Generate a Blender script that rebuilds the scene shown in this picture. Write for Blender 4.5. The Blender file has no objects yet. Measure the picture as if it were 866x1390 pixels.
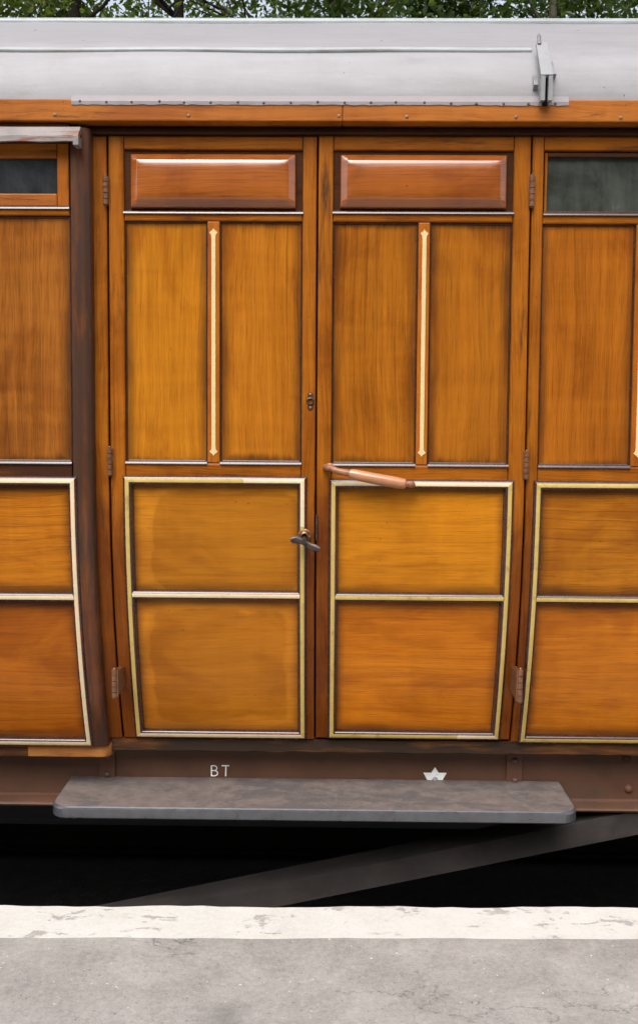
import bpy, bmesh, math, random
from mathutils import Matrix, Vector, Euler
R = math.radians
random.seed(7)
scene = bpy.context.scene
COL = scene.collection

# ------------------------------------------------------------------ camera
F = 1260.0                       # focal length in photo pixels (photo 866 x 1390)
CX, CY = 433.0, 650.0            # principal point (the caption strip below the photo is not part of it)
CAM = Vector((0.0, -3.0, 1.45))
ROT = Matrix.Rotation(R(0.7), 3, 'Z') @ Matrix.Rotation(R(90 - 3.5), 3, 'X') @ Matrix.Rotation(R(0.37), 3, 'Z')
cd = bpy.data.cameras.new('camera')
cam = bpy.data.objects.new('camera', cd)
COL.objects.link(cam)
cam.matrix_world = Matrix.Translation(CAM) @ ROT.to_4x4()
cd.sensor_width = 36.0
cd.lens = F / 1390 * 36
cd.shift_y = -(695 - CY) / 1390
cd.clip_start = 0.05
cd.clip_end = 3000
scene.camera = cam


def ray(px, py):
    return ROT @ Vector(((px - CX) / F, -(py - CY) / F, -1.0))


def S(z):                        # section of the body side: upright, then curving in below the waist
    s = 1.3 - z
    return 0.19 * s * s if s > 0 else 0.0


def W(px, py, off=0.0, curved=True):
    """where the sight line through a photo pixel meets the body side (measuring tool): x, z"""
    d = ray(px, py)
    t = 3.0 / d.y
    for _ in range(30):
        p = CAM + d * t
        y = off + (S(p.z) if curved else 0.0)
        t = (y - CAM.y) / d.y
    p = CAM + d * t
    return p.x, p.z


def onz(px, py, z):
    d = ray(px, py)
    return CAM + d * ((z - CAM.z) / d.z)


def wx(px, py, off=0.0): return W(px, py, off)[0]
def wz(px, py, off=0.0): return W(px, py, off)[1]


# ------------------------------------------------------------------ node helpers
class NT:
    def __init__(s, mat):
        s.t = mat.node_tree
        s.n, s.l = s.t.nodes, s.t.links

    def node(s, typ, **kw):
        n = s.n.new(typ)
        for k, v in kw.items():
            if k.startswith('in_'):
                key = k[3:]
                key = int(key) if key.isdigit() else key.replace('_', ' ')
                s.put(n.inputs[key], v)
            else:
                setattr(n, k, v)
        return n

    def put(s, sock, v):
        if isinstance(v, bpy.types.NodeSocket):
            s.l.new(v, sock)
        else:
            sock.default_value = v

    def math(s, op, a, b=0.0, c=0.0, clamp=False):
        n = s.n.new('ShaderNodeMath'); n.operation = op; n.use_clamp = clamp
        for i, v in enumerate((a, b, c)):
            s.put(n.inputs[i], v)
        return n.outputs[0]

    def mix(s, f, a, b, blend='MIX'):
        n = s.n.new('ShaderNodeMix'); n.data_type = 'RGBA'; n.blend_type = blend
        s.put(n.inputs[0], f)
        for i, v in ((6, a), (7, b)):
            s.put(n.inputs[i], (*v, 1) if isinstance(v, tuple) and len(v) == 3 else v)
        return n.outputs[2]

    def ramp(s, f, stops, interp='LINEAR'):
        n = s.n.new('ShaderNodeValToRGB'); cr = n.color_ramp; cr.interpolation = interp
        while len(cr.elements) < len(stops): cr.elements.new(0.5)
        for e, (p, c) in zip(cr.elements, stops):
            e.position = p
            e.color = (*c, 1) if isinstance(c, tuple) else (c, c, c, 1)
        s.put(n.inputs[0], f)
        return n.outputs[0]

    def maprange(s, v, a, b, c=0.0, d=1.0, smooth=False):
        n = s.n.new('ShaderNodeMapRange')
        if smooth: n.interpolation_type = 'SMOOTHSTEP'
        for i, q in enumerate((v, a, b, c, d)): s.put(n.inputs[i], q)
        return n.outputs[0]

    def coords(s, loc=(0, 0, 0), scale=(1, 1, 1), rand=0.0):
        tc = s.n.new('ShaderNodeTexCoord').outputs['Object']
        if rand:
            r = s.n.new('ShaderNodeObjectInfo').outputs['Random']
            cb = s.node('ShaderNodeCombineXYZ')
            s.put(cb.inputs[0], s.math('MULTIPLY', r, rand))
            s.put(cb.inputs[1], s.math('MULTIPLY', r, rand * 2.3))
            s.put(cb.inputs[2], s.math('MULTIPLY', r, rand * 3.7))
            tc = s.node('ShaderNodeVectorMath', operation='ADD', in_0=tc, in_1=cb.outputs[0]).outputs[0]
        m = s.n.new('ShaderNodeMapping')
        s.l.new(tc, m.inputs[0])
        m.inputs['Location'].default_value = loc
        m.inputs['Scale'].default_value = scale
        return m.outputs[0]

    def noise(s, vec, scale=1.0, detail=4.0, rough=0.55, dist=0.0, out=0):
        n = s.node('ShaderNodeTexNoise', in_Scale=scale, in_Detail=detail, in_Roughness=rough, in_Distortion=dist)
        s.l.new(vec, n.inputs['Vector'])
        return n.outputs[out]

    def bump(s, h, strength=0.3, dist=0.002):
        n = s.node('ShaderNodeBump', in_Strength=strength, in_Distance=dist)
        s.put(n.inputs['Height'], h)
        return n.outputs[0]


def newmat(name):
    m = bpy.data.materials.new(name)
    m.use_nodes = True
    nt = NT(m)
    return m, nt, nt.n['Principled BSDF']


def setp(nt, b, **kw):
    for k, v in kw.items():
        k = k.replace('_', ' ')
        if isinstance(v, tuple) and len(v) == 3: v = (*v, 1)
        nt.put(b.inputs[k], v)


def teak(name, axis='Z', light=(.40, .150, .018), dark=(.20, .062, .008), rough=.26, spec=.16, coat=0.0, coat_ior=1.5,
         rect=None, stain=1.0, edge=.016, patch=None, seed=0.0, figure=1.0, wear=0.0, bump=.14, low=None, wearcol=(.042, .016, .007)):
    m, nt, b = newmat(name)
    Z = axis == 'Z'
    sv = lambda c, l: (c, 3, l) if Z else (l, 3, c)
    base = nt.coords((seed, seed * 1.7, seed * .6), (1, 1, 1), rand=3.0)
    # the grain wanders: shift the cross-grain coordinate by slow noise, then stretch along the board
    wn = nt.node('ShaderNodeTexNoise', in_Scale=1.0, in_Detail=3.0, in_Roughness=.5)
    mp = nt.node('ShaderNodeMapping', in_Scale=sv(3.2, .9)); nt.l.new(base, mp.inputs[0]); nt.l.new(mp.outputs[0], wn.inputs['Vector'])
    off = nt.node('ShaderNodeVectorMath', operation='SUBTRACT', in_0=wn.outputs['Color'], in_1=(.5, .5, .5))
    off = nt.node('ShaderNodeVectorMath', operation='MULTIPLY', in_0=off.outputs[0], in_1=(.10 * figure, 0, 0) if Z else (0, 0, .12 * figure))
    wv = nt.node('ShaderNodeVectorMath', operation='ADD', in_0=base, in_1=off.outputs[0]).outputs[0]

    def wnoise(c, l, detail, rg, dist=0.0):
        m_ = nt.node('ShaderNodeMapping', in_Scale=sv(c, l)); nt.l.new(wv, m_.inputs[0])
        return nt.noise(m_.outputs[0], 1.0, detail, rg, dist)
    fig = wnoise(34, .8, 5, .72)                 # growth rings as streaks
    fine = wnoise(260, 5, 4, .7)                 # hair-fine grain
    pore = wnoise(420, 11, 2, .5)                # open pores
    broad = wnoise(3.0, 1.1, 4, .55, .6)         # slow colour change across the board
    rip = wnoise(2.0, 16, 3, .5, 1.0)            # ripple across the grain
    zone = wnoise(5, .7, 2, .5)
    rings = nt.node('ShaderNodeTexWave', bands_direction='X' if Z else 'Z', wave_profile='SAW', in_Scale=1.0, in_Distortion=2.2, in_Detail=3.0, in_Detail_Scale=1.2)
    m_ = nt.node('ShaderNodeMapping', in_Scale=sv(9.0, .55)); nt.l.new(wv, m_.inputs[0]); nt.l.new(m_.outputs[0], rings.inputs['Vector'])
    g = nt.math('ADD', nt.math('MULTIPLY', fig, .30), nt.math('MULTIPLY', fine, .30))
    g = nt.math('ADD', g, nt.math('ADD', nt.math('MULTIPLY', broad, .30), nt.math('MULTIPLY', rip, .10)))
    mid = tuple((a * .52 + c * .48) for a, c in zip(dark, light))
    col = nt.ramp(g, [(.37, dark), (.47, mid), (.59, light)])
    line = nt.math('MULTIPLY', nt.maprange(rings.outputs['Fac'], .80, .98, 0, 1, True), nt.maprange(zone, .46, .62, 0, .42 * figure))
    col = nt.mix(line, col, tuple(x * .60 for x in dark))
    # patches of older, browner varnish
    age = nt.noise(nt.coords((seed * 1.3, 8, 2), (3.4, 1, 2.0) if Z else (2.0, 1, 3.4), rand=3.0), 1.5, 5, .6, .7)
    col = nt.mix(nt.maprange(age, .47, .66, 0, .62, True), col, nt.mix(1.0, col, (.62, .50, .55), 'MULTIPLY'))
    pm = nt.maprange(pore, .56, .72, 0, .50)
    col = nt.mix(pm, col, tuple(x * .50 for x in dark))
    rgh = nt.math('ADD', nt.math('MULTIPLY', fig, .22), rough - .10)
    co = nt.n.new('ShaderNodeTexCoord').outputs['Object']
    sp = nt.n.new('ShaderNodeSeparateXYZ'); nt.l.new(co, sp.inputs[0])
    if rect:
        x0, x1, z0, z1 = rect
        # blackened old varnish creeping in from the panel's edges along the grain
        dx = nt.math('MINIMUM', nt.math('SUBTRACT', sp.outputs[0], x0), nt.math('SUBTRACT', x1, sp.outputs[0]))
        dz = nt.math('MINIMUM', nt.math('SUBTRACT', sp.outputs[2], z0), nt.math('SUBTRACT', z1, sp.outputs[2]))
        rag = nt.noise(nt.coords((seed, 4, 1), (55, 20, 4) if axis == 'Z' else (4, 20, 55), rand=2.0), 1.0, 5, .65)
        blot = nt.noise(nt.coords((seed, 9, 1), (1, 1, 1), rand=2.0), 6.0, 3, .5)
        if axis == 'Z':
            dl, dc = dz, dx
        else:
            dl, dc = dx, dz
        wl = nt.math('MULTIPLY', nt.math('ADD', nt.math('MULTIPLY', rag, .10 if axis == 'X' else .8), nt.math('SUBTRACT', nt.math('MULTIPLY', blot, 1.5), .95 if axis == 'Z' else .70)), edge * (1.6 if axis == 'X' else 3.0))
        wc = nt.math('MULTIPLY', nt.math('ADD', blot, .15), edge * 1.5)
        ml = nt.maprange(nt.math('SUBTRACT', dl, wl), -.010, edge * (1.3 if axis == 'Z' else 2.3), 1, 0, True)
        mc = nt.maprange(nt.math('SUBTRACT', dc, wc), -.010, edge * 2.1, 1, 0, True)
        st = nt.math('MAXIMUM', ml, mc)
        md = nt.maprange(nt.noise(nt.coords((seed, 2, 9), (1, 1, 1), rand=2.0), 3.0, 3, .5), .30, .60, .45, 1.0)
        st = nt.math('MULTIPLY', nt.math('MULTIPLY', st, md), nt.math('MULTIPLY', nt.math('ADD', nt.math('MULTIPLY', rag, .5), .70), .86 * stain), clamp=True)
        col = nt.mix(st, col, wearcol)
        if patch:
            px0, px1, pz0, pz1, rad, kind = patch
            wob = nt.noise(nt.coords((seed, 3, 3), (1, 1, 1), rand=1.0), 4.5, 5, .55)
            wob = nt.math('MULTIPLY', nt.math('SUBTRACT', wob, .5), .10)
            qx = nt.math('SUBTRACT', nt.math('ABSOLUTE', nt.math('SUBTRACT', sp.outputs[0], (px0 + px1) / 2)), (px1 - px0) / 2 - rad)
            qz = nt.math('SUBTRACT', nt.math('ABSOLUTE', nt.math('SUBTRACT', sp.outputs[2], (pz0 + pz1) / 2)), (pz1 - pz0) / 2 - rad)
            qx = nt.math('MAXIMUM', qx, 0.0); qz = nt.math('MAXIMUM', qz, 0.0)
            d = nt.math('SQRT', nt.math('ADD', nt.math('MULTIPLY', qx, qx), nt.math('MULTIPLY', qz, qz)))
            d = nt.math('ADD', nt.math('SUBTRACT', d, rad), wob)
            inside = nt.maprange(d, -.010, nt.maprange(nt.noise(nt.coords((seed, 1, 3), (1, 1, 1)), 4.0, 2), .4, .6, .004, .030), 1, 0, True)
            ring = nt.math('MULTIPLY', nt.maprange(d, -.003, .004, 0, 1), nt.maprange(d, .0, .07, 1, 0))
            col = nt.mix(nt.math('MULTIPLY', inside, .36), col, (.22, .072, .004))
            col = nt.mix(nt.math('MULTIPLY', ring, .14), col, (.72, .30, .03))
    if low:
        zl, cm = low
        zn = nt.noise(nt.coords((seed, 3, 1), (14, 6, 2.5), rand=3.0), 1.0, 4, .6)
        lm = nt.maprange(nt.math('ADD', sp.outputs[2], nt.math('MULTIPLY', nt.math('SUBTRACT', zn, .5), .5)), zl - .18, zl + .10, 1, 0, True)
        col = nt.mix(nt.math('MULTIPLY', lm, .85), col, nt.mix(1.0, col, cm, 'MULTIPLY'))
    if wear:
        wn = nt.noise(nt.coords((seed, 5, 2), (16, 6, 1.8) if axis == 'Z' else (3, 6, 26), rand=3.0), 1.0, 7, .68)
        wm = nt.maprange(wn, .60 - wear * .3, .72 - wear * .25, 0, .92)
        col = nt.mix(wm, col, wearcol)
        rgh = nt.math('ADD', rgh, nt.math('MULTIPLY', wm, .12))
    # small nicks and dark specks
    vor = nt.noise(nt.coords((seed, 7, 5), (1, 1, 1), rand=5.0), 75.0, 2, .5)
    col = nt.mix(nt.maprange(vor, .73, .78, 0, .6), col, (.03, .012, .006))
    setp(nt, b, Base_Color=col, Roughness=rgh, Specular_IOR_Level=spec, Coat_Weight=coat, Coat_Roughness=.11, Coat_IOR=coat_ior)
    h = nt.math('ADD', nt.math('MULTIPLY', fig, .6), nt.math('MULTIPLY', fine, .4))
    soft = nt.noise(nt.coords((seed, 1, 8), (1, 1, 1), rand=2.0), 9.0, 2, .5)
    h = nt.math('ADD', nt.math('MULTIPLY', h, .5), nt.math('MULTIPLY', soft, 1.2))
    bn = nt.bump(h, bump, .003)
    nt.l.new(bn, b.inputs['Normal'])
    nt.l.new(bn, b.inputs['Coat Normal'])
    return m


def paint(name, col, var=.25, scale=12, rough=.5, spec=.4, dirt=None, dirt_amt=.5, dirt_scale=(8, 8, 8), metallic=0.0, bump=.2, dth=(.5, .68), coat=0.0, coat_ior=1.5):
    m, nt, b = newmat(name)
    b.inputs['Coat IOR'].default_value = coat_ior
    n1 = nt.noise(nt.coords((1.3, 0, 0), (1, 1, 1), rand=4.0), scale, 6, .62)
    c = nt.mix(nt.maprange(n1, .3, .7), tuple(x * (1 - var) for x in col), tuple(min(1, x * (1 + var)) for x in col))
    r = nt.math('ADD', nt.math('MULTIPLY', n1, .25), rough - .12)
    if dirt:
        n2 = nt.noise(nt.coords((5, 3, 1), dirt_scale, rand=4.0), 1.0, 7, .68, .4)
        c = nt.mix(nt.maprange(n2, dth[0], dth[1], 0, dirt_amt), c, dirt)
    setp(nt, b, Base_Color=c, Roughness=r, Specular_IOR_Level=spec, Metallic=metallic, Coat_Weight=coat, Coat_Roughness=.1)
    n3 = nt.noise(nt.coords((2, 2, 2), (1, 1, 1), rand=4.0), scale * 9, 4, .6)
    nt.l.new(nt.bump(nt.math('ADD', n3, nt.math('MULTIPLY', n1, 1.5)), bump, .002), b.inputs['Normal'])
    return m


# ------------------------------------------------------------------ mesh helpers
def obj(name, bm, mats, parent=None, smooth=False):
    bmesh.ops.recalc_face_normals(bm, faces=bm.faces[:])
    me = bpy.data.meshes.new(name)
    bm.to_mesh(me); bm.free()
    for m in (mats if isinstance(mats, (list, tuple)) else [mats]):
        me.materials.append(m)
    if smooth:
        for p in me.polygons: p.use_smooth = True
        if hasattr(me, 'set_sharp_from_angle'): me.set_sharp_from_angle(angle=R(38))
    o = bpy.data.objects.new(name, me)
    COL.objects.link(o)
    o.parent = parent
    return o


def empty(name, loc=(0, 0, 0), parent=None):
    o = bpy.data.objects.new(name, None)
    o.empty_display_size = .2
    COL.objects.link(o); o.location = loc; o.parent = parent
    return o


def tag(o, label=None, cat=None, group=None, kind=None):
    for k, v in (('label', label), ('category', cat), ('group', group), ('kind', kind)):
        if v: o[k] = v
    return o


def grid(bm, rows, mi=0, close=False):
    vs = [[bm.verts.new(p) for p in r] for r in rows]
    for a, c in zip(vs, vs[1:]):
        n = len(a)
        for i in range(n if close else n - 1):
            f = bm.faces.new((a[i], a[(i + 1) % n], c[(i + 1) % n], c[i]))
            f.material_index = mi(i) if callable(mi) else mi
    return vs


def zsteps(z0, z1, step=.05):
    out = []
    n = max(1, int(math.ceil((z1 - z0) / step)))
    if z0 > 1.32: n = 1
    for i in range(1, n): out.append(z0 + (z1 - z0) * i / n)
    return out


def pillow(bm, x0, x1, z0, z1, prof, base=0.0, mi=0):
    """board on the body side: prof = (inset, depth) from the rim inwards, mitred at its corners, bent to the side's section"""
    n = len(prof)
    xs = [(x0 + p[0], i) for i, p in enumerate(prof)] + [(x1 - p[0], n - 1 - i) for i, p in enumerate(reversed(prof))]
    lo, hi = z0 + prof[-1][0], z1 - prof[-1][0]
    zs = [(z0 + p[0], i) for i, p in enumerate(prof)] + [(z, n - 1) for z in zsteps(lo, hi)] + \
         [(z1 - p[0], n - 1 - i) for i, p in enumerate(reversed(prof))]
    rows = []
    for z, kz in zs:
        rows.append([(x, S(z) + base + prof[min(kx, kz)][1], z) for x, kx in xs])
    grid(bm, rows, mi)


BOARD = lambda t, bv=.004: [(0, t), (.0004, bv), (bv * .35, bv * .3), (bv, 0)]


def board(bm, x0, x1, z0, z1, base=0.0, t=.03, bv=.004, mi=0):
    pillow(bm, x0, x1, z0, z1, BOARD(t, bv), base, mi)


def box(bm, x0, x1, y0, y1, z0, z1, bevel=0.0, mi=0, seg=2):
    m = Matrix.Translation(((x0 + x1) / 2, (y0 + y1) / 2, (z0 + z1) / 2)) @ Matrix.Diagonal((x1 - x0, y1 - y0, z1 - z0, 1))
    r = bmesh.ops.create_cube(bm, size=1, matrix=m)
    vs = r['verts']
    fs = set(f for v in vs for f in v.link_faces)
    for f in fs: f.material_index = mi
    if bevel:
        es = list(set(e for v in vs for e in v.link_edges))
        q = bmesh.ops.bevel(bm, geom=es, offset=bevel, segments=seg, affect='EDGES', profile=.6)
        for f in q['faces']: f.material_index = mi
    return vs


def tube(bm, pts, radii, seg=14, mi=0, cap=True):
    pts = [Vector(p) for p in pts]
    rows = []
    prev = None
    for i, p in enumerate(pts):
        d = (pts[min(i + 1, len(pts) - 1)] - pts[max(i - 1, 0)]).normalized()
        up = Vector((0, 0, 1)) if abs(d.z) < .9 else Vector((1, 0, 0))
        a = d.cross(up).normalized(); b2 = a.cross(d).normalized()
        rr = radii[i] if isinstance(radii, (list, tuple)) else radii
        if not isinstance(rr, tuple): rr = (rr, rr)
        rows.append([p + a * math.cos(2 * math.pi * k / seg) * rr[0] + b2 * math.sin(2 * math.pi * k / seg) * rr[1] for k in range(seg)])
    vs = grid(bm, rows, mi, True)
    if cap:
        for r in (vs[0], vs[-1]):
            f = bm.faces.new(r); f.material_index = mi


def dome(bm, c, r, h, axis='-Y', seg=14, mi=0):
    """low domed rivet or screw head facing the viewer's side (-y)"""
    rows = []
    for k in range(5):
        a = k / 4 * math.pi / 2
        rr, hh = r * math.cos(a) + 1e-5, h * math.sin(a)
        rows.append([(c[0] + rr * math.cos(2 * math.pi * j / seg), c[1] - hh, c[2] + rr * math.sin(2 * math.pi * j / seg)) for j in range(seg)])
    vs = grid(bm, rows, mi, True)
    f = bm.faces.new(vs[-1]); f.material_index = mi


def prism(bm, pts2, y0, y1, mi=0, curved=False, base=0.0):
    """polygon in x,z given thickness between depths y0 (front) and y1"""
    sf = (lambda z: S(z) + base) if curved else (lambda z: base)
    a = [bm.verts.new((x, sf(z) + y0, z)) for x, z in pts2]
    c = [bm.verts.new((x, sf(z) + y1, z)) for x, z in pts2]
    f = bm.faces.new(a); f.material_index = mi
    n = len(a)
    for i in range(n):
        f = bm.faces.new((a[i], a[(i + 1) % n], c[(i + 1) % n], c[i])); f.material_index = mi


# moulding bar: raised bead with dark stained slopes, a red line on each shoulder and a painted face
BEAD = [(-.0155, .012), (-.0150, -.0015), (-.0130, -.0062), (-.0095, -.0096), (-.0072, -.0108), (-.0062, -.0114),
        (.0062, -.0114), (.0072, -.0108), (.0095, -.0096), (.0130, -.0062), (.0150, -.0015), (.0155, .012)]
BEADM = [0, 0, 0, 0, 1, 2, 1, 0, 0, 0, 0]
LEDGE = [(-.0020, -.0060), (-.0058, -.0040), (-.0050, -.0010), (-.0034, .0020), (-.0010, .0045), (.0022, .0062), (.0125, .0070)]


def ledge(bm, a, c, zz, base=0.0):
    """rounded nosing of a rail, varnished"""
    rows = [[(x, base + dy, zz + dz) for dy, dz in LEDGE] for x in (a, c)]
    grid(bm, rows)
    for r in rows: bm.faces.new([bm.verts.new(p) for p in r])


def vbar(bm, x, z0, z1, m0=0, m1=0, base=0.0, flip=None, prof=BEAD):
    ends = lambda w: (z0 + m0 * w, z1 + m1 * w)
    n = max(2, int((z1 - z0) / .04))
    rows = []
    for i in range(n + 1):
        r = []
        for w, dy in prof:
            a, c = ends(w)
            z = a + (c - a) * i / n
            r.append((x + w, S(z) + base + dy, z))
        rows.append(r)
    grid(bm, rows, lambda i: BEADM[i])


def hbar(bm, z, x0, x1, m0=0, m1=0, base=0.0, prof=BEAD, tail=0.0):
    rows = []
    for i in range(2):
        r = []
        for w, dy in prof:
            x = (x0 + m0 * w, x1 + m1 * w)[i]
            r.append((x, S(z) + base + dy + (-S(z) + S(z + w)), z + w))
        rows.append(r)
    grid(bm, rows, lambda i: BEADM[i])


# ------------------------------------------------------------------ materials
M = {}
M['stile'] = teak('teak_stile', 'Z', (.38, .118, .009), (.15, .042, .004), rough=.28, wear=.08, seed=1, low=(1.22, (.55, .44, .60)))
M['stile_dark'] = teak('teak_stile_dark', 'Z', (.20, .060, .010), (.08, .025, .006), rough=.30, wear=.45, seed=2)
M['rail'] = teak('teak_rail', 'X', (.38, .115, .009), (.17, .046, .004), rough=.26, wear=.08, seed=3)
M['rail_dark'] = teak('teak_rail_dark', 'X', (.11, .036, .008), (.04, .014, .005), rough=.32, wear=.55, seed=4)
M['cornice'] = teak('teak_cornice', 'X', (.44, .145, .022), (.25, .070, .010), rough=.40, wear=.10, seed=5)
M['post'] = teak('teak_post', 'Z', (.18, .058, .020), (.070, .030, .017), rough=.30, wear=.60, seed=6, wearcol=(.052, .027, .018), coat=.2, coat_ior=1.5, bump=.4)
M['vent_recess'] = teak('teak_vent_recess', 'X', (.085, .030, .010), (.030, .012, .006), rough=.25, wear=.4, seed=12)
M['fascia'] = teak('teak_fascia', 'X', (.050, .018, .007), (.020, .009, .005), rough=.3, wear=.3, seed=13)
M['sill'] = teak('teak_sill', 'X', (.20, .075, .018), (.035, .018, .010), rough=.42, wear=.75, seed=7, wearcol=(.022, .015, .011))
M['bare'] = teak('teak_new_rail', 'X', (.40, .165, .045), (.24, .085, .022), rough=.5, wear=.18, seed=8)
M['vent'] = teak('teak_vent', 'X', (.37, .102, .013), (.19, .048, .008), rough=.3, coat=1.0, coat_ior=1.7, seed=9, figure=.5, bump=.20)
M['muntin'] = teak('teak_muntin', 'Z', (.40, .120, .010), (.24, .064, .006), rough=.34, wear=.05, seed=10)
M['quirk'] = paint('stained_bead', (.045, .020, .016), .3, 30, .24, .5)
M['ledge'] = paint('varnished_ledge', (.042, .020, .018), .35, 40, .26, .4, coat=1.0, coat_ior=1.46)
M['red_old'] = paint('faded_red_lining', (.20, .055, .018), .3, 20, .4)
M['cream'] = paint('cream_paint', (.66, .565, .36), .06, 20, .42, .4, (.45, .33, .14), .35, (14, 14, 14), dth=(.58, .72))
M['gold'] = paint('aged_gold_paint', (.52, .375, .105), .10, 16, .42, .4, (.22, .14, .05), .65, (22, 22, 22), dth=(.55, .72))
M['red'] = paint('red_lining', (.50, .045, .012), .2, 20, .4)
M['roof'] = None
M['iron'] = paint('brown_iron', (.085, .045, .036), .3, 25, .42, .5, (.16, .08, .05), .6, (40, 40, 40), bump=.35)
M['hinge'] = paint('worn_hinge_paint', (.155, .066, .030), .3, 60, .32, .5, (.07, .042, .032), .8, (60, 60, 60), dth=(.52, .66), bump=.3, coat=.4)
M['solebar'] = paint('solebar_brown', (.105, .048, .027), .2, 7, .55, .35, (.065, .042, .032), .6, (2.5, 3, 9))
M['board'] = paint('footboard_dirt', (.140, .112, .100), .22, 30, .60, .4, (.082, .074, .073), .75, (7, 15, 15), dth=(.50, .60), bump=.45)
M['board_edge'] = paint('footboard_edge', (.052, .054, .062), .3, 20, .30, .6, (.24, .10, .06), .6, (16, 40, 40), dth=(.66, .74), coat=.6, coat_ior=1.7)
M['truss'] = paint('truss_iron', (.042, .036, .034), .3, 6, .6, .3, (.075, .055, .048), .5, (4, 8, 8))
M['white'] = paint('white_lettering', (.85, .87, .85), .04, 30, .5, .4, (.5, .5, .48), .5, (60, 60, 60))
M['brass'] = paint('tarnished_brass', (.34, .165, .085), .3, 60, .30, .5, (.04, .028, .022), .8, (60, 60, 60), metallic=.6, dth=(.45, .62))
M['steel'] = paint('dark_steel', (.085, .062, .055), .3, 40, .33, .5, (.03, .02, .018), .6, (60, 60, 60), metallic=.55)
M['handle'] = paint('tan_painted_handle', (.42, .185, .088), .14, 16, .22, .5, (.20, .26, .19), .75, (26, 40, 40), coat=.5, bump=.3, dth=(.68, .72))
M['handle_iron'] = paint('rusty_handle_iron', (.30, .125, .06), .4, 40, .35, .5, (.05, .03, .025), .7, (60, 60, 60))
M['black'] = paint('black_interior', (.006, .005, .005), .2, 6, .9, .1)
M['hood'] = paint('flaking_hood_paint', (.24, .212, .205), .22, 9, .55, .35, (.22, .075, .035), .85, (7, 14, 55), dth=(.52, .60), bump=.6)
M['screw'] = paint('screw_head', (.19, .10, .04), .3, 60, .4, .5)
M['nail'] = paint('rusty_nail', (.10, .065, .055), .3, 60, .5, .4)


def glass(name, col, streak):
    m, nt, b = newmat(name)
    n = nt.noise(nt.coords((0, 0, 0), (3, 3, 2), rand=3.0), 2.0, 6, .65, 1.2)
    n2 = nt.noise(nt.coords((4, 0, 0), (40, 3, 6), rand=3.0), 1.0, 4, .6)
    g = nt.math('ADD', nt.math('MULTIPLY', n, .7), nt.math('MULTIPLY', n2, .3))
    c = nt.mix(nt.maprange(g, .35, .7), tuple(x * .6 for x in col), streak)
    setp(nt, b, Base_Color=c, Roughness=nt.maprange(g, .3, .7, .06, .3), Specular_IOR_Level=.5)
    return m


M['glass_dark'] = glass('dusty_dark_glass', (.020, .024, .028), (.045, .050, .055))
M['glass_green'] = glass('dusty_green_glass', (.038, .043, .036), (.072, .079, .068))


def roof_mat():
    m, nt, b = newmat('roof_canvas_paint')
    v = nt.coords((0, 0, 0), (.7, 6, 6))
    n = nt.noise(v, 1.0, 8, .65)
    n2 = nt.noise(nt.coords((3, 1, 0), (1, 1, 1)), 7.0, 7, .7)
    n3 = nt.noise(nt.coords((1, 5, 0), (3, 30, 30)), 1.0, 4, .6)
    g = nt.math('ADD', nt.math('MULTIPLY', n, .5), nt.math('ADD', nt.math('MULTIPLY', n2, .3), nt.math('MULTIPLY', n3, .2)))
    c = nt.ramp(g, [(.30, (.210, .201, .207)), (.45, (.280, .271, .281)), (.62, (.330, .326, .340))])
    sm = nt.noise(nt.coords((9, 2, 4), (1.5, 8, 8)), 1.0, 6, .7)
    c = nt.mix(nt.maprange(sm, .50, .72, 0, .55), c, (.215, .195, .185))
    sp = nt.n.new('ShaderNodeSeparateXYZ'); nt.l.new(nt.n.new('ShaderNodeTexCoord').outputs['Object'], sp.inputs[0])
    # uneven darker grey on the flatter upper canvas, above the lower rain strip
    zz = nt.math('ADD', sp.outputs[2], nt.math('MULTIPLY', nt.math('SUBTRACT', n2, .5), .10))
    c = nt.mix(nt.math('MULTIPLY', nt.maprange(zz, 2.60, 2.70, 0, 1), nt.math('ADD', .30, nt.math('MULTIPLY', n, .5))), c, (.20, .19, .19))
    sk = nt.noise(nt.coords((2, 2, 7), (1, 1, 1)), 48.0, 2, .5)
    c = nt.mix(nt.maprange(sk, .735, .765, 0, .75), c, (.07, .06, .06))
    setp(nt, b, Base_Color=c, Roughness=.55, Specular_IOR_Level=.35)
    nt.l.new(nt.bump(nt.math('ADD', n3, nt.noise(nt.coords((0, 0, 0), (1, 1, 1)), 160, 3)), .25, .002), b.inputs['Normal'])
    return m


M['roof'] = roof_mat()
M['rain_strip'] = paint('rain_strip_paint', (.30, .325, .335), .14, 9, .38, .5, (.22, .21, .2), .6, (6, 30, 30))
M['flashing'] = paint('pinkish_flashing', (.262, .236, .248), .12, 9, .5, .35, (.30, .24, .23), .6, (9, 9, 40))
M['bracket'] = paint('grey_bracket_paint', (.27, .27, .28), .08, 18, .45, .4, (.22, .2, .2), .5, (26, 26, 26), dth=(.58, .72))
M['bracket_edge'] = paint('grimy_bracket_side', (.22, .21, .22), .2, 18, .5, .4)

# ------------------------------------------------------------------ the carriage
carriage = empty('railway_carriage', (0, 0, 0))
tag(carriage, 'varnished teak railway carriage with closed double doors and a grey roof beside the platform', 'railway carriage')
XL, XR = -6.0, 6.0
YC, YB = 1.35, 2.70                    # centre line, far side

# closed core behind the framing: nothing shows through the joints
bm = bmesh.new()
sec = [(S(z) + .034, z) for z in [.33 + i * .06 for i in range(16)]] + [(.034, 1.3), (.034, 2.42), (YC, 2.95), (YB, 2.42), (YB, 1.3)] + \
      [(YB - S(z), z) for z in [1.0, .7, .5, .33]]
grid(bm, [[(x, y, z) for y, z in sec] for x in (XL, XR)], 0, True)
for x in (XL, XR):
    bm.faces.new([bm.verts.new((x, y, z)) for y, z in sec])
obj('body_shell', bm, M['black'], carriage)

# roof: half-elliptical, painted canvas
RA, RB, RE = 1.4, .575, 2.446            # half width, rise, eaves height


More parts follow.
